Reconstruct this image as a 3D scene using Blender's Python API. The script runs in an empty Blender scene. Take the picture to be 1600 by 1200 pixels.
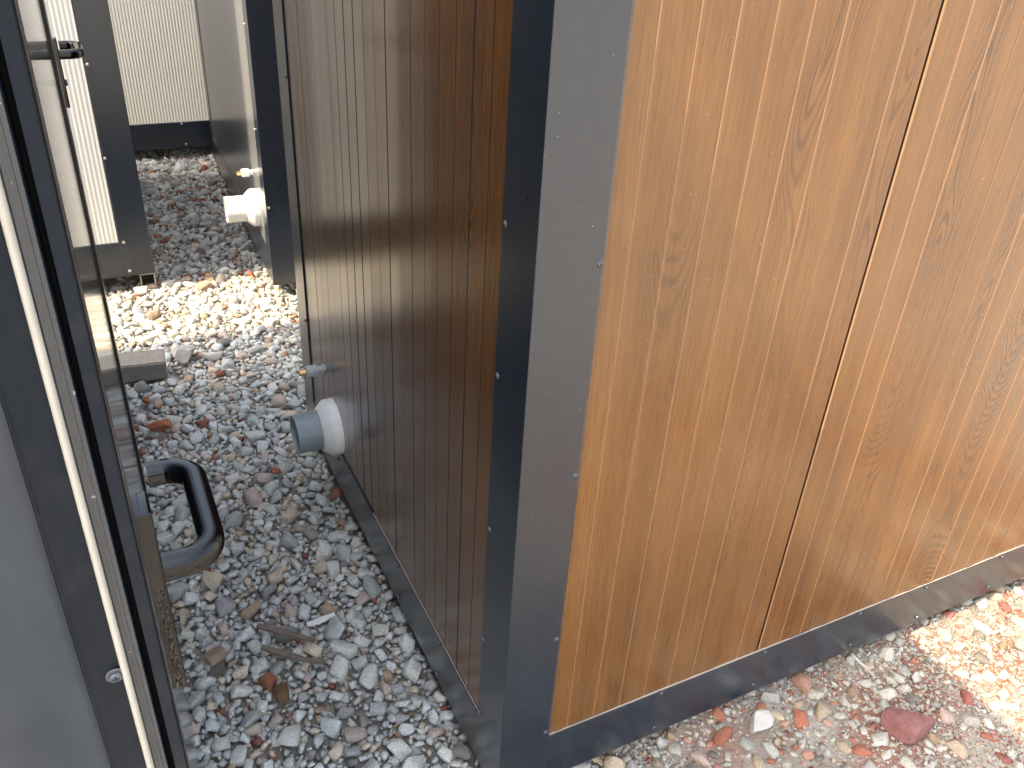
import bpy, bmesh, math, random
import numpy as np
from mathutils import Vector, Matrix
sc = bpy.context.scene
COL = sc.collection

# ------------------------------------------------------------------ camera
R = [[0.89675368, -0.4394075, 0.05247749],
     [-0.18761727, -0.48490957, -0.85420283],
     [0.40078997, 0.75616385, -0.51728487]]
cd = bpy.data.cameras.new('camera'); cam = bpy.data.objects.new('camera', cd); COL.objects.link(cam)
right, down, fwd = Vector(R[0]), Vector(R[1]), Vector(R[2])
m = Matrix.Identity(4)
for i in range(3):
    m[i][0] = right[i]; m[i][1] = -down[i]; m[i][2] = -fwd[i]
m[0][3], m[1][3], m[2][3] = -0.4908, -0.8822, 1.5501
cam.matrix_world = m
cd.sensor_width = 36; cd.lens = 1344.0 / 1600 * 36
cd.clip_start = 0.02; cd.clip_end = 2000
sc.camera = cam

# ------------------------------------------------------------------ light
EPS = 0.18
sun_dir = Vector((-1, -EPS, 1.42)).normalized()
elev = math.asin(sun_dir.z)
W = bpy.data.worlds.new('World'); sc.world = W; W.use_nodes = True
nt = W.node_tree
bg = nt.nodes['Background']; bg.inputs['Strength'].default_value = 0.15
sky = nt.nodes.new('ShaderNodeTexSky'); sky.sky_type = 'NISHITA'; sky.sun_disc = False
sky.sun_elevation = elev; sky.sun_rotation = math.radians(-90 - math.degrees(EPS))
sky.air_density = 1.6; sky.dust_density = 4.5; sky.ozone_density = 0.6
hsv = nt.nodes.new('ShaderNodeHueSaturation'); hsv.inputs['Saturation'].default_value = 0.68
nt.links.new(sky.outputs[0], hsv.inputs['Color']); nt.links.new(hsv.outputs[0], bg.inputs['Color'])
sd = bpy.data.lights.new('sun', 'SUN'); sd.energy = 2.1; sd.angle = math.radians(0.5); sd.color = (1.0, 0.80, 0.52)
so = bpy.data.objects.new('sun', sd); COL.objects.link(so)
so.rotation_euler = sun_dir.to_track_quat('Z', 'Y').to_euler()
sc.view_settings.view_transform = 'Standard'; sc.view_settings.look = 'None'
sc.view_settings.exposure = 2.2; sc.view_settings.gamma = 1; sc.view_settings.use_curve_mapping = False

# ------------------------------------------------------------------ helpers
rnd = random.Random(5)

def mesh_obj(name, bm, mat, parent=None, smooth=False, loc=None):
    me = bpy.data.meshes.new(name)
    bmesh.ops.recalc_face_normals(bm, faces=bm.faces)
    bm.to_mesh(me); bm.free()
    if smooth:
        me.shade_smooth()
    me.materials.append(mat)
    o = bpy.data.objects.new(name, me); COL.objects.link(o)
    if parent is not None: o.parent = parent
    if loc is not None: o.location = loc
    return o

def empty(name, label, cat, loc=(0, 0, 0), rz=0, group=None):
    o = bpy.data.objects.new(name, None); COL.objects.link(o)
    o.location = loc; o.rotation_euler = (0, 0, rz); o.empty_display_size = 0.1
    return tag(o, label, cat, group)

def tag(o, label, cat, group=None, kind=None):
    if label: o['label'] = label
    if cat: o['category'] = cat
    if group: o['group'] = group
    if kind: o['kind'] = kind
    return o

def box(bm, x0, x1, y0, y1, z0, z1):
    v = [bm.verts.new(p) for p in ((x0,y0,z0),(x1,y0,z0),(x1,y1,z0),(x0,y1,z0),(x0,y0,z1),(x1,y0,z1),(x1,y1,z1),(x0,y1,z1))]
    for f in ((0,3,2,1),(4,5,6,7),(0,1,5,4),(1,2,6,5),(2,3,7,6),(3,0,4,7)):
        bm.faces.new([v[i] for i in f])

def extrude(bm, pts, z0, z1):
    """closed XY outline -> vertical prism"""
    a = [bm.verts.new((x, y, z0)) for x, y in pts]; b = [bm.verts.new((x, y, z1)) for x, y in pts]
    n = len(pts)
    for i in range(n):
        j = (i + 1) % n
        bm.faces.new((a[i], a[j], b[j], b[i]))
    bm.faces.new(a[::-1]); bm.faces.new(b)

def lathe(bm, prof, M, n=40, close=True):
    """prof: list of (axial, radius); axis = local +X of M"""
    rings = []
    for ax, r in prof:
        rings.append([bm.verts.new(M @ Vector((ax, r*math.cos(2*math.pi*k/n), r*math.sin(2*math.pi*k/n)))) for k in range(n)])
    for a, b in zip(rings, rings[1:]):
        for k in range(n):
            bm.faces.new((a[k], a[(k+1) % n], b[(k+1) % n], b[k]))
    if close:
        bm.faces.new(rings[0]); bm.faces.new(rings[-1])
    return rings

# ---- node helpers
class NT:
    def __init__(s, name):
        s.mat = bpy.data.materials.new(name); s.mat.use_nodes = True
        s.t = s.mat.node_tree; s.b = s.t.nodes['Principled BSDF']
    def n(s, typ, **kw):
        nd = s.t.nodes.new(typ)
        for k, v in kw.items(): setattr(nd, k, v)
        return nd
    def link(s, a, b): s.t.links.new(a, b)
    def put(s, inp, v):
        if hasattr(v, 'links') or hasattr(v, 'is_output'): s.link(v, inp)
        else: inp.default_value = v
    def math(s, op, a, b=None, c=None, clamp=False):
        nd = s.n('ShaderNodeMath', operation=op, use_clamp=clamp)
        s.put(nd.inputs[0], a)
        if b is not None: s.put(nd.inputs[1], b)
        if c is not None: s.put(nd.inputs[2], c)
        return nd.outputs[0]
    def xyz(s, v):
        nd = s.n('ShaderNodeSeparateXYZ'); s.link(v, nd.inputs[0]); return nd.outputs
    def comb(s, x, y, z):
        nd = s.n('ShaderNodeCombineXYZ')
        for i, v in enumerate((x, y, z)): s.put(nd.inputs[i], v)
        return nd.outputs[0]
    def obj(s): return s.n('ShaderNodeTexCoord').outputs['Object']
    def noise(s, vec, scale, detail=2, rough=0.5, out='Fac'):
        nd = s.n('ShaderNodeTexNoise'); s.link(vec, nd.inputs['Vector'])
        nd.inputs['Scale'].default_value = scale; nd.inputs['Detail'].default_value = detail
        nd.inputs['Roughness'].default_value = rough
        return nd.outputs[out]
    def ramp(s, v, stops, interp='LINEAR'):
        nd = s.n('ShaderNodeValToRGB'); s.link(v, nd.inputs[0])
        cr = nd.color_ramp; cr.interpolation = interp
        while len(cr.elements) < len(stops): cr.elements.new(0.5)
        for e, (p, c) in zip(cr.elements, stops):
            e.position = p; e.color = (c if isinstance(c, tuple) else (c, c, c)) + (1,) if not (isinstance(c, tuple) and len(c) == 4) else c
        return nd.outputs[0]
    def mix(s, f, a, b, typ='MIX'):
        nd = s.n('ShaderNodeMix', data_type='RGBA', blend_type=typ)
        s.put(nd.inputs[0], f)
        s.put(nd.inputs[6], a if not isinstance(a, tuple) else a + (1,))
        s.put(nd.inputs[7], b if not isinstance(b, tuple) else b + (1,))
        return nd.outputs[2]
    def rng(s, v, a, b, c, d):
        nd = s.n('ShaderNodeMapRange'); s.link(v, nd.inputs[0])
        for i, x in enumerate((a, b, c, d)): nd.inputs[i+1].default_value = x
        return nd.outputs[0]
    def bump(s, h, strength, dist, normal=None):
        nd = s.n('ShaderNodeBump'); s.link(h, nd.inputs['Height'])
        nd.inputs['Strength'].default_value = strength; nd.inputs['Distance'].default_value = dist
        if normal is not None: s.link(normal, nd.inputs['Normal'])
        return nd.outputs[0]
    def set(s, **kw):
        nm = {'color': 'Base Color', 'rough': 'Roughness', 'metal': 'Metallic', 'spec': 'Specular IOR Level',
              'coat': 'Coat Weight', 'coatr': 'Coat Roughness', 'normal': 'Normal', 'ior': 'IOR', 'coatn': 'Coat Normal'}
        for k, v in kw.items():
            if isinstance(v, tuple): v = v + (1,)
            s.put(s.b.inputs[nm[k]], v)
        return s.mat

def scale_vec(N, v, sx, sy, sz, off=(0, 0, 0)):
    nd = N.n('ShaderNodeMapping'); N.link(v, nd.inputs[0])
    nd.inputs['Scale'].default_value = (sx, sy, sz); nd.inputs['Location'].default_value = off
    return nd.outputs[0]

# ------------------------------------------------------------------ materials
def wood_material():
    N = NT('oak_laminate'); o = N.obj(); X, Y, Z = N.xyz(o)
    h = N.math('ADD', X, Y)
    per = 0.176
    q = N.math('ADD', N.math('DIVIDE', h, per), 0.13)
    idx = N.math('FLOOR', q)
    wob = N.noise(N.comb(N.math('MULTIPLY', h, 2.0), 0.0, N.math('MULTIPLY', Z, 1.3)), 1.6, 2)
    off = N.noise(N.comb(N.math('MULTIPLY', idx, 3.71), 5.0, 0.0), 1.0, 0)
    xl = N.math('MULTIPLY', N.math('SUBTRACT', N.math('FRACT', q), 0.5), per)
    xl = N.math('ADD', xl, N.math('MULTIPLY', N.math('SUBTRACT', wob, 0.5), 0.16))
    xl = N.math('ADD', xl, N.math('MULTIPLY', N.math('SUBTRACT', off, 0.5), 0.10))
    d = N.noise(N.comb(N.math('MULTIPLY', idx, 7.31), 1.7, N.math('MULTIPLY', Z, 1.25)), 1.0, 1.5)
    D = N.math('MULTIPLY', N.math('SUBTRACT', d, 0.47), 0.36)
    jag = N.noise(scale_vec(N, o, 60, 60, 7), 1.0, 2)
    r = N.math('SQRT', N.math('ADD', N.math('MULTIPLY', xl, xl), N.math('MULTIPLY', D, D)))
    r = N.math('ADD', r, N.math('MULTIPLY', N.math('SUBTRACT', jag, 0.5), 0.0042))
    ring = N.math('SINE', N.math('MULTIPLY', r, 1250.0))
    ring = N.rng(ring, -0.1, 1.0, 0.0, 1.0)
    fade = N.rng(N.math('ABSOLUTE', xl), 0.012, 0.060, 1.0, 0.06)
    patch = N.rng(N.noise(scale_vec(N, o, 2.2, 2.2, 0.9, (3, 1, 7)), 1.6, 2), 0.36, 0.60, 0.0, 1.0)
    amp = N.math('MULTIPLY', fade, patch)
    fine = N.noise(scale_vec(N, o, 420, 420, 9), 1.0, 3, 0.6)
    pores = N.rng(N.noise(scale_vec(N, o, 620, 620, 26, (1, 2, 3)), 1.0, 1), 0.60, 0.74, 0.0, 1.0)
    broad = N.noise(scale_vec(N, o, 21, 21, 0.7, (9, 0, 2)), 1.0, 3)
    mott = N.noise(scale_vec(N, o, 5, 5, 3.5, (2, 2, 2)), 1.0, 3)
    f = N.math('MULTIPLY', ring, N.math('MULTIPLY', amp, 0.42))
    f = N.math('ADD', f, N.math('MULTIPLY', N.math('SUBTRACT', fine, 0.42), 0.85))
    f = N.math('ADD', f, N.math('MULTIPLY', N.math('SUBTRACT', broad, 0.45), 0.60))
    f = N.math('ADD', f, N.math('MULTIPLY', N.math('SUBTRACT', mott, 0.5), 0.42))
    f = N.math('ADD', f, N.math('MULTIPLY', pores, 0.22))
    f = N.math('ADD', f, 0.25, clamp=True)
    c = N.ramp(f, [(0.0, (0.214, 0.094, 0.023)), (0.35, (0.144, 0.058, 0.0125)), (0.7, (0.084, 0.032, 0.0065)), (1.0, (0.045, 0.016, 0.004))])
    dustn = N.noise(o, 90, 2); speck = N.rng(N.noise(scale_vec(N, o, 1, 1, 1, (4, 4, 4)), 330, 0), 0.905, 0.92, 0.0, 0.6)
    c = N.mix(speck, c, (0.75, 0.70, 0.62))
    wav = N.noise(scale_vec(N, o, 9, 9, 0.5), 1.0, 1)
    nb = N.bump(wav, 0.15, 0.010)
    nb = N.bump(fine, 0.25, 0.0004, nb)
    rough = N.rng(mott, 0.3, 0.7, 0.17, 0.24)
    return N.set(color=c, rough=rough, spec=0.5, normal=nb, coat=0.4, coatr=0.17, coatn=nb)

def paint(name, col, rough=0.3, wav=0.25, speck=True, dist=0.01, grit=0.0, spec=0.5, coat=0.0):
    N = NT(name); o = N.obj()
    n1 = N.noise(scale_vec(N, o, 1, 1, 0.5), 5.0, 2)
    n2 = N.noise(o, 38, 4, 0.6)
    dirt = N.rng(n2, 0.5, 0.8, 0.0, 0.035)
    c = N.mix(dirt, col, (0.28, 0.25, 0.21))
    if speck:
        sp = N.rng(N.noise(o, 260, 0), 0.835, 0.86, 0.0, 0.45)
        c = N.mix(sp, c, (0.5, 0.5, 0.48))
    nb = N.bump(n1, wav, dist)
    nb = N.bump(N.noise(o, 900, 1), 0.08 + grit, 0.0003, nb)
    return N.set(color=c, rough=N.rng(n2, 0.3, 0.7, rough*0.94, rough*1.08), spec=spec, normal=nb, coat=coat, coatr=0.22, coatn=nb)

M_wood = wood_material()
M_anth = paint('anthracite_paint', (0.008, 0.015, 0.027), 0.29, 0.05, spec=0.6, coat=0.5)
M_grey = paint('grey_sheet', (0.17, 0.175, 0.185), 0.24, 0.10, False, 0.01, -0.08)
M_white = paint('white_sheet', (0.76, 0.76, 0.75), 0.35, 0.1, False, 0.01, -.07)
M_leaf = paint('door_foil', (0.020, 0.022, 0.026), 0.05, 0.05, False, 0.001, 0.0)
M_edge = paint('door_edge_foil', (0.010, 0.0135, 0.020), 0.34, 0.05, False, 0.002, 1.0, 0.12)

def simple(name, col, rough, metal=0.0, bumpn=None, spec=0.5, coat=0.0):
    N = NT(name); o = N.obj(); n = N.noise(o, 60, 3)
    c = N.mix(N.rng(n, 0.35, 0.75, 0.0, 0.35), col, tuple(x*0.72 for x in col))
    kw = dict(color=c, rough=rough, metal=metal, spec=spec, coat=coat)
    if bumpn: kw['normal'] = N.bump(N.noise(o, bumpn[0], 3), bumpn[1], bumpn[2])
    return N.set(**kw)

M_black = simple('black_rubber', (0.008, 0.008, 0.008), 0.55)
M_gasket = simple('white_gasket', (0.40, 0.375, 0.33), 0.45)
M_handle = simple('black_lacquer', (0.002, 0.0025, 0.004), 0.015, 0, None, 0.42, 0.0)
M_pvcg = simple('grey_pvc', (0.25, 0.30, 0.34), 0.28)
M_pvcw = simple('white_pvc', (0.88, 0.89, 0.88), 0.3)
M_ppr = simple('grey_plastic', (0.46, 0.50, 0.50), 0.38)
M_brass = simple('brass', (0.72, 0.47, 0.20), 0.28, 0.9)
M_zinc = simple('zinc', (0.45, 0.47, 0.50), 0.32, 0.9)
M_screw = simple('screw_steel', (0.10, 0.115, 0.135), 0.3, 0.6)
M_screwb = simple('bright_screw', (0.62, 0.63, 0.62), 0.28, 0.9)
M_tube = simple('tube_steel', (0.42, 0.37, 0.31), 0.45, 0.5)
M_joint_shade = simple('joint_shade', (0.012, 0.006, 0.004), 0.6)  # near-black tone paints the shadow inside the plank grooves
M_edge_glint = simple('worn_edge_glint', (0.29, 0.15, 0.07), 0.35)  # pale tone for film lips, sunlit hairline painted into the colour
M_film = simple('film_edge', (0.42, 0.35, 0.30), 0.4)

def dirty_film():
    N = NT('filmed_sheet'); o = N.obj()
    a = N.noise(scale_vec(N, o, 1, 1, 0.6), 9, 5, 0.62); b = N.noise(scale_vec(N, o, 1.5, 1, 0.5, (3, 0, 1)), 3.0, 3)
    gate = N.rng(b, 0.48, 0.60, 0.0, 1.0)
    scr = N.math('MULTIPLY', N.rng(N.noise(scale_vec(N, o, 75, 75, 5), 1.3, 2), 0.66, 0.72, 0.0, 0.55), gate)
    c = N.mix(N.rng(a, 0.2, 0.8, 0.0, 1.0), (0.010, 0.017, 0.028), (0.040, 0.050, 0.064))
    c = N.mix(N.rng(b, 0.35, 0.75, 0.0, 0.6), c, (0.072, 0.070, 0.076))
    c = N.mix(scr, c, (0.42, 0.40, 0.37))
    nb = N.bump(b, 0.9, 0.05); nb = N.bump(a, 0.18, 0.005, nb)
    return N.set(color=c, rough=N.rng(a, 0.15, 0.9, 0.10, 0.28), spec=0.22, normal=nb)
M_filmed = dirty_film()

def stone_mat():
    N = NT('crushed_stone'); o = N.obj()
    at = N.n('ShaderNodeAttribute', attribute_name='Col').outputs['Color']
    n1 = N.noise(o, 420, 3, 0.7); n2 = N.noise(o, 120, 3, 0.6); n3 = N.noise(scale_vec(N, o, 1, 1, 1, (5, 5, 5)), 900, 1)
    c = N.mix(N.rng(n1, 0.32, 0.68, 0.0, 1.0), N.mix(1.0, at, (0.62, 0.62, 0.63), 'MULTIPLY'), N.mix(1.0, at, (1.28, 1.27, 1.25), 'MULTIPLY'))
    c = N.mix(N.rng(n2, 0.52, 0.72, 0.0, 0.40), c, (0.17, 0.13, 0.09))
    c = N.mix(N.rng(n3, 0.66, 0.72, 0.0, 0.45), c, (0.06, 0.06, 0.06))
    nb = N.bump(n2, 0.55, 0.004); nb = N.bump(n1, 0.4, 0.0012, nb)
    return N.set(color=c, rough=0.85, spec=0.3, normal=nb)
M_stone = stone_mat()

def dirt_mat():
    N = NT('dusty_ground'); o = N.obj(); X, Y, Z = N.xyz(o)
    n1 = N.noise(o, 60, 5, 0.7); n2 = N.noise(o, 3.2, 3); n3 = N.noise(o, 260, 3, 0.7)
    c = N.mix(n1, (0.24, 0.22, 0.185), (0.46, 0.42, 0.36))
    rightside = N.rng(X, 0.25, 0.6, 0.0, 1.0)
    red = N.math('MULTIPLY', rightside, N.rng(n2, 0.42, 0.62, 0.0, 0.85))
    c = N.mix(red, c, N.mix(n3, (0.17, 0.065, 0.04), (0.34, 0.155, 0.10)))
    c = N.mix(N.rng(n3, 0.55, 0.7, 0.0, 0.6), c, (0.36, 0.34, 0.31))
    outx = N.rng(N.math('ABSOLUTE', N.math('SUBTRACT', X, 0.4)), 1.5, 2.2, 0.0, 1.0); outy = N.rng(Y, -1.1, -1.6, 0.0, 1.0)
    c = N.mix(N.math('MAXIMUM', outx, outy), c, N.mix(n1, (0.30, 0.275, 0.235), (0.50, 0.47, 0.42)))
    nb = N.bump(n1, 0.9, 0.012); nb = N.bump(n3, 0.8, 0.004, nb)
    return N.set(color=c, rough=0.95, spec=0.2, normal=nb)
M_dirt = dirt_mat()

def concrete_mat(name, a, b):
    N = NT(name); o = N.obj(); n1 = N.noise(o, 45, 5, 0.7); n2 = N.noise(o, 300, 2)
    c = N.mix(N.rng(n1, 0.3, 0.7, 0, 1), a, b)
    c = N.mix(N.rng(n2, 0.62, 0.72, 0, 0.5), c, tuple(x*0.4 for x in a))
    nb = N.bump(n1, 0.5, 0.004); nb = N.bump(n2, 0.5, 0.0012, nb)
    return N.set(color=c, rough=0.88, spec=0.3, normal=nb)
M_conc = concrete_mat('concrete', (0.21, 0.19, 0.165), (0.29, 0.265, 0.235))
M_brick = concrete_mat('red_brick', (0.30, 0.085, 0.045), (0.40, 0.17, 0.10))
M_maroon = concrete_mat('maroon_brick', (0.15, 0.062, 0.060), (0.24, 0.115, 0.105))
M_tan = concrete_mat('tan_stone', (0.26, 0.18, 0.12), (0.33, 0.24, 0.165))
M_brownst = concrete_mat('brown_stone', (0.11, 0.065, 0.03), (0.24, 0.16, 0.09))
M_pale = concrete_mat('pale_stone', (0.40, 0.385, 0.35), (0.52, 0.50, 0.46))
def splinter_mat():
    N = NT('weathered_wood'); o = N.obj()
    n = N.noise(scale_vec(N, o, 14, 260, 260), 1.0, 4, 0.7)
    c = N.mix(N.rng(n, 0.3, 0.7, 0, 1), (0.10, 0.075, 0.06), (0.27, 0.215, 0.175))
    return N.set(color=c, rough=0.8, normal=N.bump(n, 0.8, 0.002))
M_spl = splinter_mat()
M_strip = simple('white_scrap', (0.78, 0.80, 0.80), 0.5, 0, (90, 0.5, 0.002))

# ------------------------------------------------------------------ setting: ground sheet
GZ = -0.075
def hnoise(x, y):
    return (0.010*np.sin(3.1*x+1.3*y+0.7)*np.cos(2.3*y-1.9*x) + 0.006*np.sin(9.1*x-4.2*y)*np.cos(7.7*y+2.0))
def ground_sheet():
    xs = np.concatenate([[-400, -60, -12, -4], np.arange(-1.6, 2.6, 0.06), [4, 12, 60, 400]])
    ys = np.concatenate([[-400, -60, -12, -4], np.arange(-2.4, 5.2, 0.06), [7, 14, 60, 400]])
    bm = bmesh.new(); g = []
    for y in ys:
        row = []
        for x in xs:
            inside = -1.7 < x < 2.7 and -2.5 < y < 5.3
            row.append(bm.verts.new((x, y, GZ + .004 + (float(hnoise(x, y)) if inside else 0) + .015*min(1, max(0, (x-.15)/.3))*(1 if y < .3 else 0) + (rnd.uniform(-.003, .003) if inside else 0))))
        g.append(row)
    for j in range(len(ys)-1):
        for i in range(len(xs)-1):
            bm.faces.new((g[j][i], g[j][i+1], g[j+1][i+1], g[j+1][i]))
    o = mesh_obj('ground', bm, M_dirt, smooth=True); o['kind'] = 'structure'
ground_sheet()

# ------------------------------------------------------------------ cabin building blocks
HGT = 2.28
def panel(name, axis, s0, s1, off, z0, z1, mat, parent, grooves, seam=None, w=0.0022, d=0.0022, thick=0.03, jit=True, ridge=0):
    """wall sheet. axis 'x': runs along +X, outer face towards -Y at y=off. axis 'y': runs along +Y, outer face towards -X at x=off"""
    pts = [(s0, 0.0)]
    r2 = random.Random(11); tilt = [0.0]
    for g in grooves:
        if not (s0 + .01 < g < s1 - .01): continue
        if seam is not None and abs(g - seam) < 0.004:
            pts += [(g-.005, 0), (g-.0035, .0045), (g-.0008, .0045), (g-.0002, .0), (g+.0026, -.0018), (g+.0050, -.0016), (g+.0065, 0)]
        else:
            k = r2.uniform(0.55, 1.2) if jit else 1
            if ridge: pts += [(g-.0010, 0), (g-.0003, .0003*k), (g+.0002, .0000), (g+.0015, -ridge*k), (g+.0030, -ridge*k*.9), (g+.0050, 0)]
            else:
                e = r2.uniform(-.0004, .0004)
                pts += [(g-w*k, -e), (g-w*.85*k, d*k), (g+w*.85*k, d*k), (g+w*k, e)]
    pts += [(s1, 0), (s1, thick), (s0, thick)]
    if axis == 'x': P = [(s, off+t) for s, t in pts]
    else: P = [(off+t, s) for s, t in pts]
    bm = bmesh.new(); extrude(bm, P, z0, z1); bm.faces.ensure_lookup_table()
    for i in range(len(pts)-4):
        (a, ta), (b, tb) = pts[i], pts[i+1]
        if max(ta, tb) > .0019 and s0+.005 < a < s1-.005: bm.faces[i].material_index = 1      # open joint, shade of the gap painted dark
        elif ridge and tb <= -ridge*.8 and ta >= -.0001: bm.faces[i].material_index = 2         # worn film edge with its sun glint painted pale
    o = mesh_obj(name, bm, mat, parent)
    o.data.materials.append(M_joint_shade); o.data.materials.append(M_edge_glint)
    return o

def ribbed(name, s0, s1, off, z0, z1, mat, parent, pitch=0.016, amp=0.0007, thick=0.03):
    pts = []; n = int((s1-s0)/pitch*8)
    for i in range(n+1):
        s = s0 + (s1-s0)*i/n
        pts.append((s, off - amp*(0.5+0.5*math.cos(2*math.pi*(s-s0)/pitch))))
    pts += [(s1, off+thick), (s0, off+thick)]
    bm = bmesh.new(); extrude(bm, pts, z0, z1)
    return mesh_obj(name, bm, mat, parent)

def corner_trim(name, cx, cy, sx, sy, w, z0, z1, mat, parent, t=0.004, lip=0.006):
    """L flashing round the outer corner (cx,cy); the cabin lies towards (sx,sy)"""
    P = [(0, w), (t*0.9, w+lip), (t, w), (t, t), (w, t), (w+lip, t*0.9), (w, 0), (0.0015, 0), (0.0004, .0004), (0, 0.0015)]
    pts = [(cx+sx*x, cy+sy*y) for x, y in P]
    bm = bmesh.new(); extrude(bm, pts, z0, z1)
    return mesh_obj(name, bm, mat, parent)

def screw_mesh(mat):
    bm = bmesh.new()
    lathe(bm, [(0, .0062), (-.0008, .0064), (-.0012, .0045), (-.0030, .0040), (-.0040, .0026), (-.0043, .0012)], Matrix.Identity(4), 16)
    me = bpy.data.meshes.new('screw'); bmesh.ops.recalc_face_normals(bm, faces=bm.faces)
    # cross recess
    for a in (0, math.pi/2):
        M = Matrix.Rotation(a, 4, 'X')
        vs = [bm.verts.new(M @ Vector(p)) for p in ((-.00445, -.0022, -.0005), (-.00445, .0022, -.0005), (-.00445, .0022, .0005), (-.00445, -.0022, .0005))]
        f = bm.faces.new(vs); f.material_index = 1
    bm.to_mesh(me); bm.free(); me.materials.append(mat); me.materials.append(M_black)
    return me
SCR, SCRB = screw_mesh(M_screw), screw_mesh(M_screwb)
def screw(parent, p, face, me=None):
    o = bpy.data.objects.new('screw', me or SCR); COL.objects.link(o); o.parent = parent; o.location = p
    rx = rnd.uniform(0, 3)
    if face == 'x-': o.rotation_euler = (rx, 0, 0)           # head towards -X
    elif face == 'y-': o.rotation_euler = (rx, 0, math.pi/2)
    elif face == 'x+': o.rotation_euler = (rx, 0, math.pi)

def box_obj(name, mat, parent, *b):
    bm = bmesh.new(); box(bm, *b); return mesh_obj(name, bm, mat, parent)

def ragged_edge(name, axis, s0, s1, off, z, parent):
    bm = bmesh.new(); s = s0; r = random.Random(3)
    h = .0012; pr = None
    top = []
    while s < s1:
        h = max(.0000, min(.0022, h + r.uniform(-.0009, .00085)))
        if r.random() < .03: h = .003
        top.append((s, h)); s += r.uniform(.004, .02)
    top.append((s1, .0008))
    F = (lambda s, t, z: (s, off+t, z)) if axis == 'x' else (lambda s, t, z: (off+t, s, z))
    rows = [[bm.verts.new(F(s, -.0006, z-.0005)), bm.verts.new(F(s, -.0006, z+h)), bm.verts.new(F(s, .0015, z+h)), bm.verts.new(F(s, .0015, z-.0005))] for s, h in top]
    for a, b in zip(rows, rows[1:]):
        for k in range(4): bm.faces.new((a[k], a[(k+1) % 4], b[(k+1) % 4], b[k]))
    return mesh_obj(name, bm, M_film, parent)

def base_tube(parent, x0, x1, y0, y1, z0, z1, t=0.004):
    """hollow square tube running along Y"""
    bm = bmesh.new()
    for i, (a, b, c, d) in enumerate(((x0, x1, z0, z0+t), (x0, x1, z1-t, z1), (x0, x0+t, z0+t, z1-t), (x1-t, x1, z0+t, z1-t))):
        box(bm, a, b, y0, y1, c, d)
    return mesh_obj('base_tube', bm, M_tube, parent)

def drain(parent, x, y, z, mat_pipe, mat_fl, length=0.115):
    M = Matrix.Translation((x, y, z))
    bm = bmesh.new()
    L = -length
    lathe(bm, [(.0, .0545), (L+.002, .0545), (L, .0532), (L, .0512), (L+.003, .0505), (0, .0505)], M, 64, close=False)
    lathe(bm, [(-.02, .0506), (-.0201, .001)], M, 32, close=True)
    p = mesh_obj('drain_pipe', bm, mat_pipe, parent, True)
    bm = bmesh.new()
    lathe(bm, [(.0, .079), (-.024, .0785), (-.027, .0765), (-.0475, .0590), (-.049, .0570), (-.049, .0546), (-.001, .0546)], M, 72, close=False)
    f = mesh_obj('flange', bm, mat_fl, p, True)
    for o in (p, f):
        md = o.modifiers.new('edges', 'EDGE_SPLIT'); md.split_angle = math.radians(25)
    return p

def water_fitting(parent, x, y, z, mat):
    M = Matrix.Translation((x, y, z))
    bm = bmesh.new(); n = 48
    lathe(bm, [(-.003, .0105), (-.018, .0105), (-.018, .0125)], M, n, close=False)
    # knurled collar
    rings = []
    for ax, r in ((-.017, .0140), (-.0185, .0160), (-.046, .0160), (-.049, .0135), (-.049, .0075)):
        rings.append([bm.verts.new(M @ Vector((ax, (r + (.0007 if (k // 2) % 2 and r > .015 else 0))*math.cos(2*math.pi*k/n), (r + (.0007 if (k // 2) % 2 and r > .015 else 0))*math.sin(2*math.pi*k/n)))) for k in range(n)])
    for a, b in zip(rings, rings[1:]):
        for k in range(n): bm.faces.new((a[k], a[(k+1) % n], b[(k+1) % n], b[k]))
    f = mesh_obj('water_fitting', bm, mat, parent)
    bm = bmesh.new(); lathe(bm, [(-.045, .0082), (-.066, .0082), (-.0672, .0074), (-.0672, .0056), (-.052, .0055), (-.052, .001)], M, 6 if mat is M_pvcw else 24)
    mesh_obj('brass_nipple', bm, M_brass, f)
    bm = bmesh.new(); lathe(bm, [(0, .0175), (-.0022, .0175), (-.0026, .0165), (-.0026, .0095)], M, 32, close=False)
    mesh_obj('washer', bm, M_zinc, f)
    return f

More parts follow.
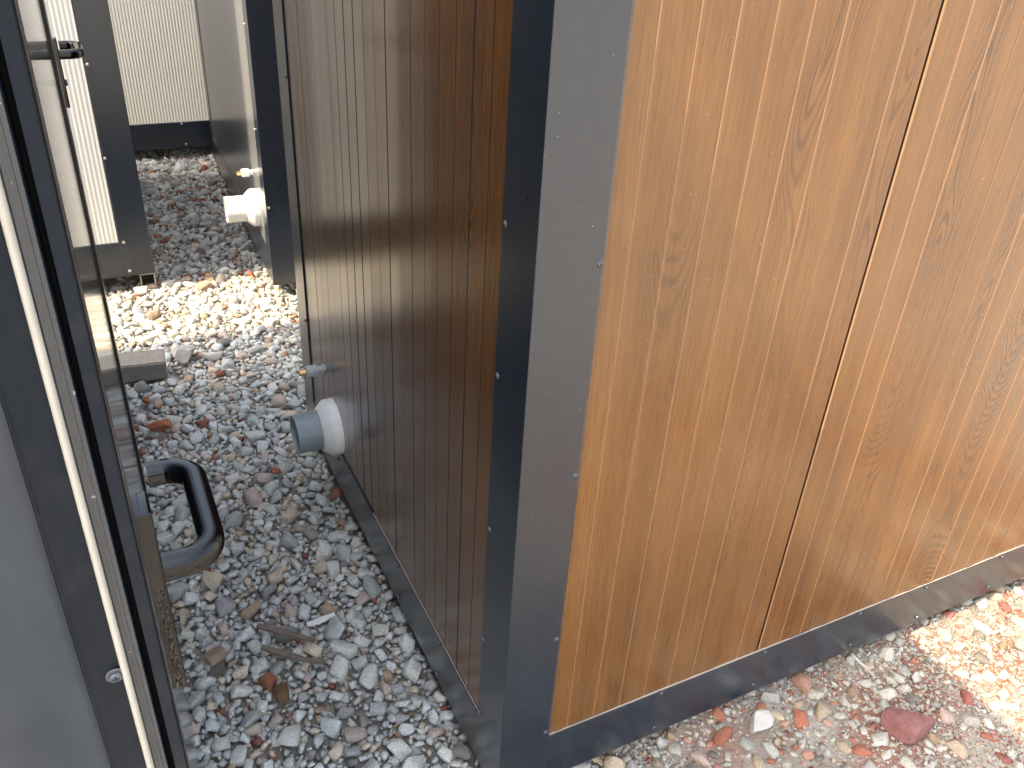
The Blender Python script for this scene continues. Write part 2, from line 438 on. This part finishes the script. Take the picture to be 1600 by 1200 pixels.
def lever_handle(parent, x, y, z, wall_x, plate_h=(0.137, 0.075), outw=0.055, L=0.144):
    """lever handle on a long plate: door face looks +X at wall_x; lever runs along +Y and returns to the door"""
    bm = bmesh.new()
    # plate
    pw, pt = .034, .0095
    bmp = bmesh.new(); box(bmp, wall_x, wall_x+pt, y-pw/2, y+pw/2, z-plate_h[0], z+plate_h[1])
    bmesh.ops.bevel(bmp, geom=[e for e in bmp.edges if any(v.co.x > wall_x+.001 for v in e.verts)], offset=.003, segments=3, profile=.6, affect='EDGES')
    me = bpy.data.meshes.new('t'); bmp.to_mesh(me); bmp.free(); bm.from_mesh(me); bpy.data.meshes.remove(me)
    # lever path in the XY plane
    ox = wall_x + outw - .0120
    path = [(wall_x+.004, y), (ox-.030, y)]
    rr = .027
    for k in range(9):
        a = -math.pi/2 + k*math.pi/16
        path.append((ox-rr+rr*math.cos(a), y+rr+rr*math.sin(a)))
    for k in range(9):
        a = k*math.pi/16
        path.append((ox-rr+rr*math.cos(a), y+L-rr+rr*math.sin(a)))
    path += [(ox-.030, y+L), (wall_x+.0125, y+L)]
    # section: rounded rectangle
    hw, hh, cr, sec = .0120, .0120, .0088, []
    for qx, qz, a0 in ((1, 1, 0), (-1, 1, 90), (-1, -1, 180), (1, -1, 270)):
        for k in range(5):
            a = math.radians(a0 + k*22.5)
            sec.append((qx*(hw-cr)+cr*math.cos(a), qz*(hh-cr)+cr*math.sin(a)))
    rings = []
    for i, p in enumerate(path):
        a = Vector(path[max(0, i-1)]); b = Vector(path[min(len(path)-1, i+1)]); t = (b-a).normalized(); n = Vector((t.y, -t.x))
        rings.append([bm.verts.new((p[0]+n.x*s, p[1]+n.y*s, z+q)) for s, q in sec])
    for a, b in zip(rings, rings[1:]):
        for k in range(len(sec)): bm.faces.new((a[k], a[(k+1) % len(sec)], b[(k+1) % len(sec)], b[k]))
    bm.faces.new(rings[0]); bm.faces.new(rings[-1])
    # key cylinder
    lathe(bm, [(0, .0085), (.013, .0085), (.0145, .0072), (.0145, .001)], Matrix.Translation((wall_x, y, z-.072)), 24)
    o = mesh_obj('handle', bm, M_handle, parent, True)
    md = o.modifiers.new('edges', 'EDGE_SPLIT'); md.split_angle = math.radians(35)
    return o

# ------------------------------------------------------------------ brown woodgrain cabin
brown = empty('site_cabin', 'brown woodgrain cabin with dark metal corner, filling the right of the photo', 'cabin', (0, 0, 0), group='site cabins standing on the gravel')
BX, BY = 2.42, 1.412
P58 = [0.613 + k*0.0588 for k in range(-10, 32)]
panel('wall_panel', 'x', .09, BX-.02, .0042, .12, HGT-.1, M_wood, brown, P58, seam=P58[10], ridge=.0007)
LG = [0.5805 + k*0.0605 for k in range(-9, 14)]
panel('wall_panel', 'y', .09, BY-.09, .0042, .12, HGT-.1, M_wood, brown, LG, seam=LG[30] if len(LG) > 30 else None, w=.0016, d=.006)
box_obj('core_wall', M_wood, brown, .04, BX, .04, BY-.002, .03, HGT-.02)
corner_trim('corner_trim', 0, 0, 1, 1, .1, 0, HGT, M_anth, brown)
corner_trim('corner_trim', 0, BY, 1, -1, .1, 0, HGT, M_anth, brown)
corner_trim('corner_trim', BX+.004, 0, -1, 1, .1, 0, HGT, M_anth, brown)
def hem_trim(axis, s0, s1, off, z0, z1, mat, parent, name='bottom_trim'):
    """base flashing with a folded top edge and an inturned bottom"""
    prof = [(0, z0), (0, z1-.003), (.0012, z1), (.0030, z1+.0012), (.0036, z1-.001), (.0036, z0+.004), (.03, z0+.004), (.03, z0)]
    bm = bmesh.new(); n = max(2, int((s1-s0)/.12)); rows = []
    r = random.Random(int(s1*1000))
    for i in range(n+1):
        s = s0+(s1-s0)*i/n; dz = r.uniform(-.0006, .0006)
        rows.append([bm.verts.new((s, off+t, z+dz) if axis == 'x' else (off+t, s, z+dz)) for t, z in prof])
    for a, b in zip(rows, rows[1:]):
        for k in range(len(prof)): bm.faces.new((a[k], a[(k+1) % len(prof)], b[(k+1) % len(prof)], b[k]))
    bm.faces.new(rows[0]); bm.faces.new(rows[-1])
    return mesh_obj(name, bm, mat, parent)
hem_trim('x', .0985, BX-.1, .0006, 0, .1345, M_anth, brown)
hem_trim('y', .0985, BY-.1, .0006, 0, .1345, M_anth, brown)
ragged_edge('film_edge', 'x', .105, BX-.1, .0020, .1352, brown)
ragged_edge('film_edge', 'y', .105, .75, .0020, .1352, brown)
box_obj('roof', M_anth, brown, -.01, BX+.01, -.01, BY+.01, HGT-.001, HGT+.05)
for x, z in ((.096, 1.105), (.094, .756), (.094, .401), (.093, .151), (.096, 1.46), (.096, 1.81), (.362, .128), (.361, .021), (.632, .126), (.625, .025),
             (.911, .127), (.916, .022), (1.128, .125), (1.139, .022), (1.396, .127), (1.397, .024), (1.66, .126), (1.66, .024)):
    screw(brown, (x, 0.0004, z), 'y-')
for y, z in ((.09, 1.14), (.090, .905), (.090, .61), (.093, .348), (.096, .146), (.303, .125), (.312, .018), (.56, .122), (.56, .02), (.801, .12), (1.05, .1),
             (1.325, 1.073), (1.325, .745), (1.325, .402)):
    screw(brown, (0.0004, y, z), 'x-')
for x in (.12, 1.1, 2.2): base_tube(brown, x, x+.05, .02, BY-.02, -.05, .0)
drain(brown, 0.004, 1.07, .198, M_pvcg, M_pvcw)
water_fitting(brown, 0.004, 1.176, .322, M_ppr)

# ------------------------------------------------------------------ near dark cabin with door (left edge of the photo)
dark = empty('site_cabin', 'dark cabin with glossy black door handle and white gasket, at the left edge', 'cabin', (-.5006, -.42, 0), group='site cabins standing on the gravel')
OX, OY = -.5006, -.42
def L_(pts): return [(x-OX, y-OY) for x, y in pts]
def dbox(name, mat, x0, x1, y0, y1, z0, z1, parent=dark):
    return box_obj(name, mat, parent, x0-OX, x1-OX, y0-OY, y1-OY, z0, z1)
dbox('core_wall', M_anth, -2.5, -.56, -.375, 1.885, .02, HGT-.02)
wl = dbox('wall_panel', M_anth, -.545, -.4979, .868, 1.02, 0, HGT)
bm = bmesh.new(); box(bm, -.5022-OX, -.4975-OX, .860-OY, .8678-OY, 0, HGT); mesh_obj('door_stop', bm, M_black, dark)
dbox('wall_panel', M_anth, -.545, -.4979, 1.863, 1.905, 0, HGT)
# door leaf
bm = bmesh.new()
extrude(bm, L_([(-.5026, -.4165), (-.5030, -.4188), (-.5038, -.4198), (-.5044, -.4190), (-.5052, -.4203), (-.5127, -.4203), (-.5127, -.395), (-.5280, -.395), (-.5280, .858), (-.5026, .858)]), .035, 2.12)
leaf = mesh_obj('door', bm, M_leaf, dark)
leaf['label'] = 'glossy dark door leaf with lever handle seen nearly edge on'
bm = bmesh.new()
extrude(bm, L_([(-.5050, -.4206), (-.5056, -.4213), (-.5124, -.4213), (-.5127, -.4208), (-.5127, -.4204), (-.5050, -.4204)]), .035, 2.12)
mesh_obj('door_edge', bm, M_edge, leaf)
lever_handle(leaf, 0, -.248-OY, 1.000, -.5026-OX, L=.144, outw=.0668)
h1 = leaf.children[-1]
# black rubber in the rebate
bm = bmesh.new(); extrude(bm, L_([(-.5128, -.410), (-.5145, -.4125), (-.5166, -.410), (-.5166, -.39), (-.5128, -.39)]), .03, 2.13)
mesh_obj('rubber_seal', bm, M_black, dark)
# frame stile
bm = bmesh.new(); extrude(bm, L_([(-.5168, -.4200), (-.5176, -.4225), (-.5200, -.4228), (-.5204, -.4215), (-.5222, -.4218), (-.5250, -.4232), (-.5259, -.4225), (-.5259, -.395), (-.5168, -.395)]), 0, 2.2)
mesh_obj('door_frame', bm, M_anth, dark)
# white gasket (half round)
g = [(-.5285+.0025*math.cos(a), -.4225-.0040*math.sin(a)) for a in [k*math.pi/10 for k in range(11)]]
bm = bmesh.new(); extrude(bm, L_(g + [(-.5310, -.41), (-.5260, -.41)]), 0, 2.2)
mesh_obj('gasket', bm, M_gasket, dark, True).data.shade_flat()
# return flashing and wrinkled filmed sheet
bm = bmesh.new(); extrude(bm, L_([(-.5311, -.4215), (-.5400, -.4222), (-.5500, -.4250), (-.5512, -.4262), (-.5524, -.4250), (-.5524, -.40), (-.5311, -.40)]), 0, HGT)
mesh_obj('return_flashing', bm, M_edge, dark)
def filmed_sheet():
    bm = bmesh.new(); nx, nz = 60, 120; r = random.Random(8)
    rows = []
    for j in range(nz+1):
        z = HGT*j/nz; row = []
        for i in range(nx+1):
            u = i/nx; x = -.5526 - .40*u
            y = -.4255 + .055*u + .0035*math.sin(8*z+5*u)*math.sin(3.1*z+1)*min(1, u*6) + .0022*math.sin(23*z+30*u)*math.sin(11*u+4*z)*min(1, u*5)
            row.append(bm.verts.new((x-OX, y-OY, z)))
        rows.append(row)
    for j in range(nz):
        for i in range(nx): bm.faces.new((rows[j][i], rows[j][i+1], rows[j+1][i+1], rows[j+1][i]))
    o = mesh_obj('filmed_panel', bm, M_filmed, dark, True)
    md = o.modifiers.new('t', 'SOLIDIFY'); md.thickness = .003; md.offset = -1
    return o
filmed_sheet()
dbox('wall_panel', M_anth, -2.5, -.93, -.378, -.362, 0, HGT)
dbox('roof', M_anth, -2.52, -.503, -.80, 1.907, HGT, HGT+.012)  # front end drawn out as an added, unseen canopy to cast shade
screw(dark, (-.5348-OX, -.4222-OY, 1.5501-.4575*math.tan(math.radians(46.4))), 'y-')
# second door of the same cabin, farther back
d2 = dbox('door', M_anth, -.545, -.4981, 1.022, 1.861, .03, 2.12)
d2['label'] = 'second dark door farther along the same wall'
lever_handle(d2, 0, 1.80-OY, 1.052, -.4981-OX, plate_h=(.135, .042), L=.13, outw=.071)
for x in (-.62, -1.6, -2.4): base_tube(dark, x-OX, x+.05-OX, .02, 2.3, -.05, .0)

# ------------------------------------------------------------------ white cabins
def white_cabin(label, ox, oy, x0, x1, y0, y1, zb, tw, bh, inner_side, pitch=.016):
    c = empty('site_cabin', label, 'cabin', (ox, oy, zb), group='site cabins standing on the gravel')
    X0, X1, D, H = x0-ox, x1-ox, y1-y0, HGT
    ribbed('ribbed_panel', X0+.05, X1-.06, .006, bh-.02, H-.08, M_white, c, pitch)
    corner_trim('corner_trim', X1, 0, -1, 1, tw, 0, H, M_anth, c)
    corner_trim('corner_trim', X0, 0, 1, 1, tw, 0, H, M_anth, c)
    hem_trim('x', X0+tw, X1-tw-.001, .0006, 0, bh, M_anth, c)
    bm = bmesh.new(); box(bm, X0+.01, X1-.01, .04, D-.01, .02, H-.02); mesh_obj('core_wall', bm, M_white, c)
    box_obj('roof', M_anth, c, X0-.01, X1+.01, -.01, D+.01, H+.001, H+.05)
    # side flashing and side wall towards +X
    box_obj('bottom_trim', M_anth, c, X1-.012, X1-.001, tw+.001, D-.1, 0, bh)
    box_obj('side_panel', M_white, c, X1-.03, X1-.006, tw*.9, D-.05, bh-.01, H-.05)
    return c
wl_ = white_cabin('white ribbed cabin behind the door handles, its dark corner standing on a hollow square tube', -.30, 2.69, -2.1, -.30, 2.69, 4.2, .022, .112, .146, 'x')
for x, z in ((-.398, .168), (-.396, .043), (-.407, .509), (-.405, .85)):
    screw(wl_, (x+.30, 0.0004, z-.022), 'y-', SCRB)
base_tube(wl_, -.362+.30, -.305+.30, .002, 1.45, -.066, -.002)
base_tube(wl_, -1.6+.30, -1.55+.30, .002, 1.45, -.062, -.002)
far = white_cabin('farthest white ribbed cabin closing the end of the alley', .1, 4.5, -1.7, .95, 4.5, 6.0, .01, .112, .148, 'x', .0165)
for x, z in ((.077, .149), (.086, .03)):
    screw(far, (x-.1, 0.0004, z-.01), 'y-', SCRB)
base_tube(far, -1.2, -1.15, .02, 1.45, -.06, -.002); base_tube(far, .6, .65, .02, 1.45, -.06, -.002)

# ------------------------------------------------------------------ grey cabin behind the brown one
rz = -math.radians(2.3)
mid = empty('site_cabin', 'grey cabin with sunlit white drain pipe, behind the brown cabin', 'cabin', (.130, 2.45, 0), rz, group='site cabins standing on the gravel')
MX, MY = 1.9, 1.85
G2 = []
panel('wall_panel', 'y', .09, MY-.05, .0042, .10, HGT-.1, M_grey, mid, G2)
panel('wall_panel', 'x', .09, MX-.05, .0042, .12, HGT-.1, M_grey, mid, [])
box_obj('core_wall', M_grey, mid, .04, MX, .04, MY-.004, .03, HGT-.02)
corner_trim('corner_trim', 0, 0, 1, 1, .095, 0, HGT, M_anth, mid)
corner_trim('corner_trim', 0, MY, 1, -1, .095, 0, HGT, M_anth, mid)
hem_trim('x', .095, MX-.1, .0006, 0, .1345, M_anth, mid)
hem_trim('y', .095, MY-.1, .0006, 0, .1345, M_anth, mid)
box_obj('roof', M_anth, mid, -.01, MX+.01, -.01, MY+.01, HGT+.001, HGT+.05)
for x in (.12, 1.6): base_tube(mid, x, x+.05, .02, MY-.02, -.05, .0)
drain(mid, 0.004, .27, .245, M_pvcw, M_pvcw, .13)
water_fitting(mid, 0.004, .285, .392, M_pvcw)
screw(mid, (.085, .0004, 1.19), 'y-', SCRB); screw(mid, (.01, .0004, .335), 'y-', SCRB); screw(mid, (.0004, .09, 1.0), 'x-', SCRB); screw(mid, (.0004, .09, .62), 'x-', SCRB)

# ------------------------------------------------------------------ stones
def stone_shape(seed, sub, planes=11, flat=1.0):
    r = np.random.RandomState(seed)
    bm = bmesh.new(); bmesh.ops.create_icosphere(bm, subdivisions=sub, radius=1)
    v = np.array([x.co[:] for x in bm.verts]); f = np.array([[q.index for q in fa.verts] for fa in bm.faces]); bm.free()
    n = r.normal(size=(planes, 3)); n /= np.linalg.norm(n, axis=1)[:, None]
    d = r.uniform(.52, 1.0, planes)
    dots = v @ n.T
    rr = np.where(dots > .05, d[None]/np.maximum(dots, .05), 9).min(1)
    rr = np.minimum(rr, 1.25) * (1 + r.uniform(-.02, .02, len(v)))
    v = v*rr[:, None]*np.array([1.0, r.uniform(.62, .95), r.uniform(.45, .8)*flat])
    return v, f

def hull_stone(seed, npts, bevel=0):
    """angular crushed stone: hull of a jittered block, optionally chamfered"""
    r = np.random.RandomState(seed)
    c = np.array([(a, b, d) for a in (-1, 1) for b in (-1, 1) for d in (-1, 1)], float)*.66
    c += r.uniform(-.34, .34, c.shape)
    e = r.normal(size=(npts, 3)); e /= np.linalg.norm(e, axis=1)[:, None]; e *= r.uniform(.8, 1.08, (npts, 1))
    P = np.concatenate([c, e])*np.array([1.1, r.uniform(.6, .95), r.uniform(.42, .8)])
    bm = bmesh.new(); vs = [bm.verts.new(p) for p in P]
    bmesh.ops.convex_hull(bm, input=vs)
    bmesh.ops.delete(bm, geom=[v for v in bm.verts if not v.link_faces], context='VERTS')
    bmesh.ops.dissolve_limit(bm, angle_limit=math.radians(14), verts=bm.verts[:], edges=bm.edges[:])
    if bevel: bmesh.ops.bevel(bm, geom=bm.edges[:], offset=bevel, segments=1, affect='EDGES', clamp_overlap=True)
    bmesh.ops.triangulate(bm, faces=bm.faces[:]); bm.verts.index_update()
    v = np.array([x.co[:] for x in bm.verts]); f = np.array([[q.index for q in fa.verts] for fa in bm.faces]); bm.free()
    return v, f

LIB2 = [hull_stone(i, 5) for i in range(40)]
LIB3 = [hull_stone(100+i, 9, .055) for i in range(40)]
rs = np.random.RandomState(4)

def allowed(x, y):
    if x > .012 and 0.10 < y < BY-.01: return False
    if x > 2.3: return False
    if x < -.62 and y < 1.93 and y > -.42: return False
    if x < -.45 and y > 2.8: return False
    if y > 4.75: return False
    if x > .30 and y > 2.6: return False
    return True

def vis_density(x, y):
    if -.6 < x < .32 and 0.0 < y < 4.8: return 1.0
    if .02 < x < 1.95 and -.65 < y < .12: return 1.0
    return .28

PAL = [((.40, .405, .38), 26), ((.335, .35, .34), 22), ((.47, .46, .42), 16), ((.27, .27, .265), 9), ((.40, .34, .265), 10), ((.28, .21, .15), 3), ((.17, .165, .155), 3), ((.36, .29, .26), 5)]
RED = [(.29, .105, .065), (.24, .09, .07), (.34, .19, .14), (.33, .13, .08)]
pc = np.array([p[0] for p in PAL]); pw = np.array([p[1] for p in PAL], float); pw /= pw.sum()

def red_prob(x, y):
    p = .012
    if x > .3 and y < .3: p = .13 + .10*math.sin(7*x+3)*math.cos(9*y)
    if -.35 < x < .25 and 2.75 < y < 4.3: p = .09
    if x < -.25 and 1.4 < y < 1.75: p = .07
    return max(p, 0)

SKIP = []   # discs kept free for the single things lying on the gravel
def place(x, y, r): SKIP.append((x, y, r))
for s in ((-.45, 1.99, .10), (-.37, 1.97, .06), (-.288, 2.035, .05), (.915, -.19, .06), (-.43, 1.60, .045), (-.315, .44, .028), (-.432, .59, .032), (-.14, 1.235, .022), (.615, -.055, .038), (-.447, 1.775, .02), (-.27, .585, .014), (-.275, .515, .014)): place(*s)

cells = {}; CS = .06
stones = []
def try_put(x, y, r, k):
    ci, cj = int(math.floor(x/CS)), int(math.floor(y/CS))
    for a in (-1, 0, 1):
        for b in (-1, 0, 1):
            for (u, v, q) in cells.get((ci+a, cj+b), ()):
                if (u-x)**2+(v-y)**2 < (k*(q+r))**2: return False
    for (u, v, q) in SKIP:
        if (u-x)**2+(v-y)**2 < (q*.8+r*.7)**2: return False
    cells.setdefault((ci, cj), []).append((x, y, r)); return True

XR, YR = (-1.3, 2.2), (-1.5, 4.75)
def darts(n, rlo, rhi, k):
    for _ in range(n):
        x = rs.uniform(*XR); y = rs.uniform(*YR)
        if not allowed(x, y): continue
        if rs.rand() > vis_density(x, y): continue
        r = rs.uniform(rlo, rhi)
        if x > .3 and y < .3: r *= .85
        if try_put(x, y, r, k): stones.append((x, y, r, 0))
darts(2600, .022, .031, .80)
darts(11000, .0155, .0225, .76)
darts(22000, .0115, .0155, .76)
darts(130000, .0075, .012, .74)
darts(150000, .0038, .007, .74)
def grit(n, x0, x1, y0, y1):
    for _ in range(n):
        x = rs.uniform(x0, x1); y = rs.uniform(y0, y1)
        if allowed(x, y) and math.sin(5*x+2)*math.cos(6*y+1) > rs.uniform(-1.2, 1): stones.append((x, y, rs.uniform(.0018, .0045), 2))
grit(30000, .05, 1.95, -.6, .1)
# lower layer filling the gaps
for _ in range(42000):
    x = rs.uniform(*XR); y = rs.uniform(*YR)
    if allowed(x, y) and rs.rand() < vis_density(x, y): stones.append((x, y, rs.uniform(.005, .014), 1))
print('stones', len(stones))

def euler_mats(n):
    a = rs.uniform(0, 2*np.pi, n); tx = rs.normal(0, .35, n); ty = rs.normal(0, .35, n)
    ca, sa = np.cos(a), np.sin(a); cx, sx = np.cos(tx), np.sin(tx); cy, sy = np.cos(ty), np.sin(ty)
    Rz = np.zeros((n, 3, 3)); Rz[:, 0, 0] = ca; Rz[:, 0, 1] = -sa; Rz[:, 1, 0] = sa; Rz[:, 1, 1] = ca; Rz[:, 2, 2] = 1
    Rx = np.zeros((n, 3, 3)); Rx[:, 0, 0] = 1; Rx[:, 1, 1] = cx; Rx[:, 1, 2] = -sx; Rx[:, 2, 1] = sx; Rx[:, 2, 2] = cx
    Ry = np.zeros((n, 3, 3)); Ry[:, 1, 1] = 1; Ry[:, 0, 0] = cy; Ry[:, 0, 2] = sy; Ry[:, 2, 0] = -sy; Ry[:, 2, 2] = cy
    return Rx @ Ry @ Rz

def build_gravel():
    S = np.array(stones); n = len(S)
    M = euler_mats(n)
    base = GZ + hnoise(S[:, 0], S[:, 1])
    top = S[:, 3] == 0; gr = S[:, 3] == 2
    z = np.where(top, base + .010 + S[:, 2]*.34 + rs.uniform(0, .006, n), base + .004 + S[:, 2]*.25)
    z[gr] = base[gr] + .0195 + rs.uniform(0, .002, gr.sum())
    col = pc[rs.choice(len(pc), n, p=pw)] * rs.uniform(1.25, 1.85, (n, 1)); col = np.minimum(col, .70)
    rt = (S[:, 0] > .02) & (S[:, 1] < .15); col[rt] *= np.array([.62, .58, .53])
    for i in range(n):
        if rs.rand() < red_prob(S[i, 0], S[i, 1]): col[i] = np.array(RED[rs.randint(4)])*rs.uniform(.8, 1.25)
    V, F, C = [], [], []; off = 0
    for i in range(n):
        big = S[i, 2] > .0125 and top[i]
        lv, lf = (LIB3 if big else LIB2)[rs.randint(40)]
        v = (lv*S[i, 2]*1.08) @ M[i].T + np.array([S[i, 0], S[i, 1], z[i]])
        V.append(v); F.append(lf+off); off += len(v)
        C.append(np.repeat(np.append(col[i], 1)[None], len(v), 0))
    V = np.concatenate(V); F = np.concatenate(F); C = np.concatenate(C)
    me = bpy.data.meshes.new('gravel')
    me.vertices.add(len(V)); me.vertices.foreach_set('co', V.astype('f').ravel())
    me.loops.add(F.size); me.loops.foreach_set('vertex_index', F.ravel().astype('i'))
    me.polygons.add(len(F)); me.polygons.foreach_set('loop_start', np.arange(0, F.size, 3, dtype='i')); me.polygons.foreach_set('loop_total', np.full(len(F), 3, 'i'))
    me.update(calc_edges=True)
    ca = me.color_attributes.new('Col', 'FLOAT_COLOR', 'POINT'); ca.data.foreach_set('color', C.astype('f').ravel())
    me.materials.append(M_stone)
    o = bpy.data.objects.new('gravel', me); COL.objects.link(o)
    tag(o, 'crushed grey and beige stones covering the ground', None, None, 'stuff')
    print('gravel faces', len(F))
build_gravel()

# ------------------------------------------------------------------ single things lying on the gravel
def rock(name, label, cat, mat, loc, size, rz, seed, group=None, tilt=(0, 0), planes=9):
    v, f = stone_shape(seed, 4, planes)
    v = v/np.abs(v).max(0)*np.array(size)/2
    bm = bmesh.new(); vs = [bm.verts.new(p) for p in v]
    for t in f: bm.faces.new([vs[i] for i in t])
    o = mesh_obj(name, bm, mat); o.location = loc; o.rotation_euler = (tilt[0], tilt[1], rz)
    return tag(o, label, cat, group)

bm = bmesh.new(); box(bm, -.105, .105, -.05, .05, -.033, .033)
bmesh.ops.subdivide_edges(bm, edges=bm.edges[:], cuts=6, use_grid_fill=True)
for v in bm.verts:
    v.co += Vector((rnd.uniform(-1, 1), rnd.uniform(-1, 1), rnd.uniform(-1, 1)))*.0009
bmesh.ops.bevel(bm, geom=[e for e in bm.edges if len(e.link_faces) == 2 and e.calc_face_angle(0) > .8], offset=.004, segments=2, affect='EDGES')
blk = mesh_obj('paving_block', bm, M_conc); blk.location = (-.462, 1.975, -.008); blk.rotation_euler = (.02, .04, math.radians(-3))
tag(blk, 'grey concrete paving block lying half in the sun beside the door', 'block')
rock('stone', 'large pale stone beside the concrete block', 'stone', M_pale, (-.288, 2.035, -.022), (.10, .085, .075), .4, 301)
rock('stone', 'round brown stone below the two wooden splinters', 'stone', M_brownst, (-.315, .440, -.026), (.046, .042, .042), .9, 305, planes=12)
rock('stone', 'flat tan stone left of the wooden splinters', 'stone', M_tan, (-.432, .590, -.022), (.062, .045, .02), .5, 307)
rock('brick_fragment', 'dusty red brick piece nearest the door edge, below the concrete block', 'brick fragment', M_brick, (-.43, 1.60, -.028), (.085, .05, .04), .2, 311, 'broken brick pieces in the gravel')
rock('brick_fragment', 'small orange brick chip between the concrete block and the larger red piece', 'brick fragment', M_brick, (-.447, 1.775, -.030), (.038, .028, .025), 1.2, 313, 'broken brick pieces in the gravel')
rock('brick_fragment', 'red brick chip on the gravel under the grey drain pipe', 'brick fragment', M_brick, (-.140, 1.235, -.032), (.045, .03, .024), 2.2, 315, 'broken brick pieces in the gravel')
rock('brick_fragment', 'large maroon brick lump in the shade at the lower right', 'brick fragment', M_maroon, (.915, -.19, -.035), (.135, .095, .05), -.5, 317, 'broken brick pieces in the gravel')
rock('stone', 'big pale angular stone in front of the brown cabin wall at the bottom', 'stone', M_pale, (.615, -.055, -.032), (.075, .05, .04), .3, 319)

def splinter(label, a, b, w, h, mat, seed, name='wood_splinter', cat='splinter', group=None):
    a, b = Vector(a), Vector(b); L = (b-a).length; r = random.Random(seed)
    bm = bmesh.new(); n = 14; rows = []
    for i in range(n+1):
        t = i/n; ww = w*(.55+.45*math.sin(math.pi*min(1, max(0, t*1.2+.05)))**.5)*r.uniform(.85, 1.1); off = .0015*math.sin(5*t+seed)
        hh = h*r.uniform(.8, 1.1)
        rows.append([bm.verts.new((L*t, off-ww/2, -hh/2)), bm.verts.new((L*t, off+ww/2, -hh/2)), bm.verts.new((L*t, off+ww*.42, hh/2)), bm.verts.new((L*t, off-ww*.38, hh*.55))])
    for p, q in zip(rows, rows[1:]):
        for k in range(4): bm.faces.new((p[k], p[(k+1) % 4], q[(k+1) % 4], q[k]))
    bm.faces.new(rows[0]); bm.faces.new(rows[-1])
    o = mesh_obj(name, bm, mat); o.location = a
    o.rotation_euler = (b-a).to_track_quat('X', 'Z').to_euler()
    return tag(o, label, cat, group)
splinter('grey wooden splinter on the gravel, upper of the two', (-.324, .631, -.010), (-.214, .537, -.008), .018, .008, M_spl, 1, group='wooden splinters on the gravel')
splinter('grey wooden splinter on the gravel, lower of the two', (-.329, .562, -.010), (-.222, .465, -.007), .016, .008, M_spl, 2, group='wooden splinters on the gravel')
splinter('short white flake on the gravel above the two splinters', (-.218, .588, -.008), (-.150, .590, -.004), .017, .004, M_strip, 3, 'plastic_scrap', 'scrap')
splinter('thin pale stick lying near the brown cabin base in the shade', (.94, .0, -.020), (.935, -.07, -.018), .006, .004, M_pale, 4, 'wood_splinter', 'splinter', 'wooden splinters on the gravel')
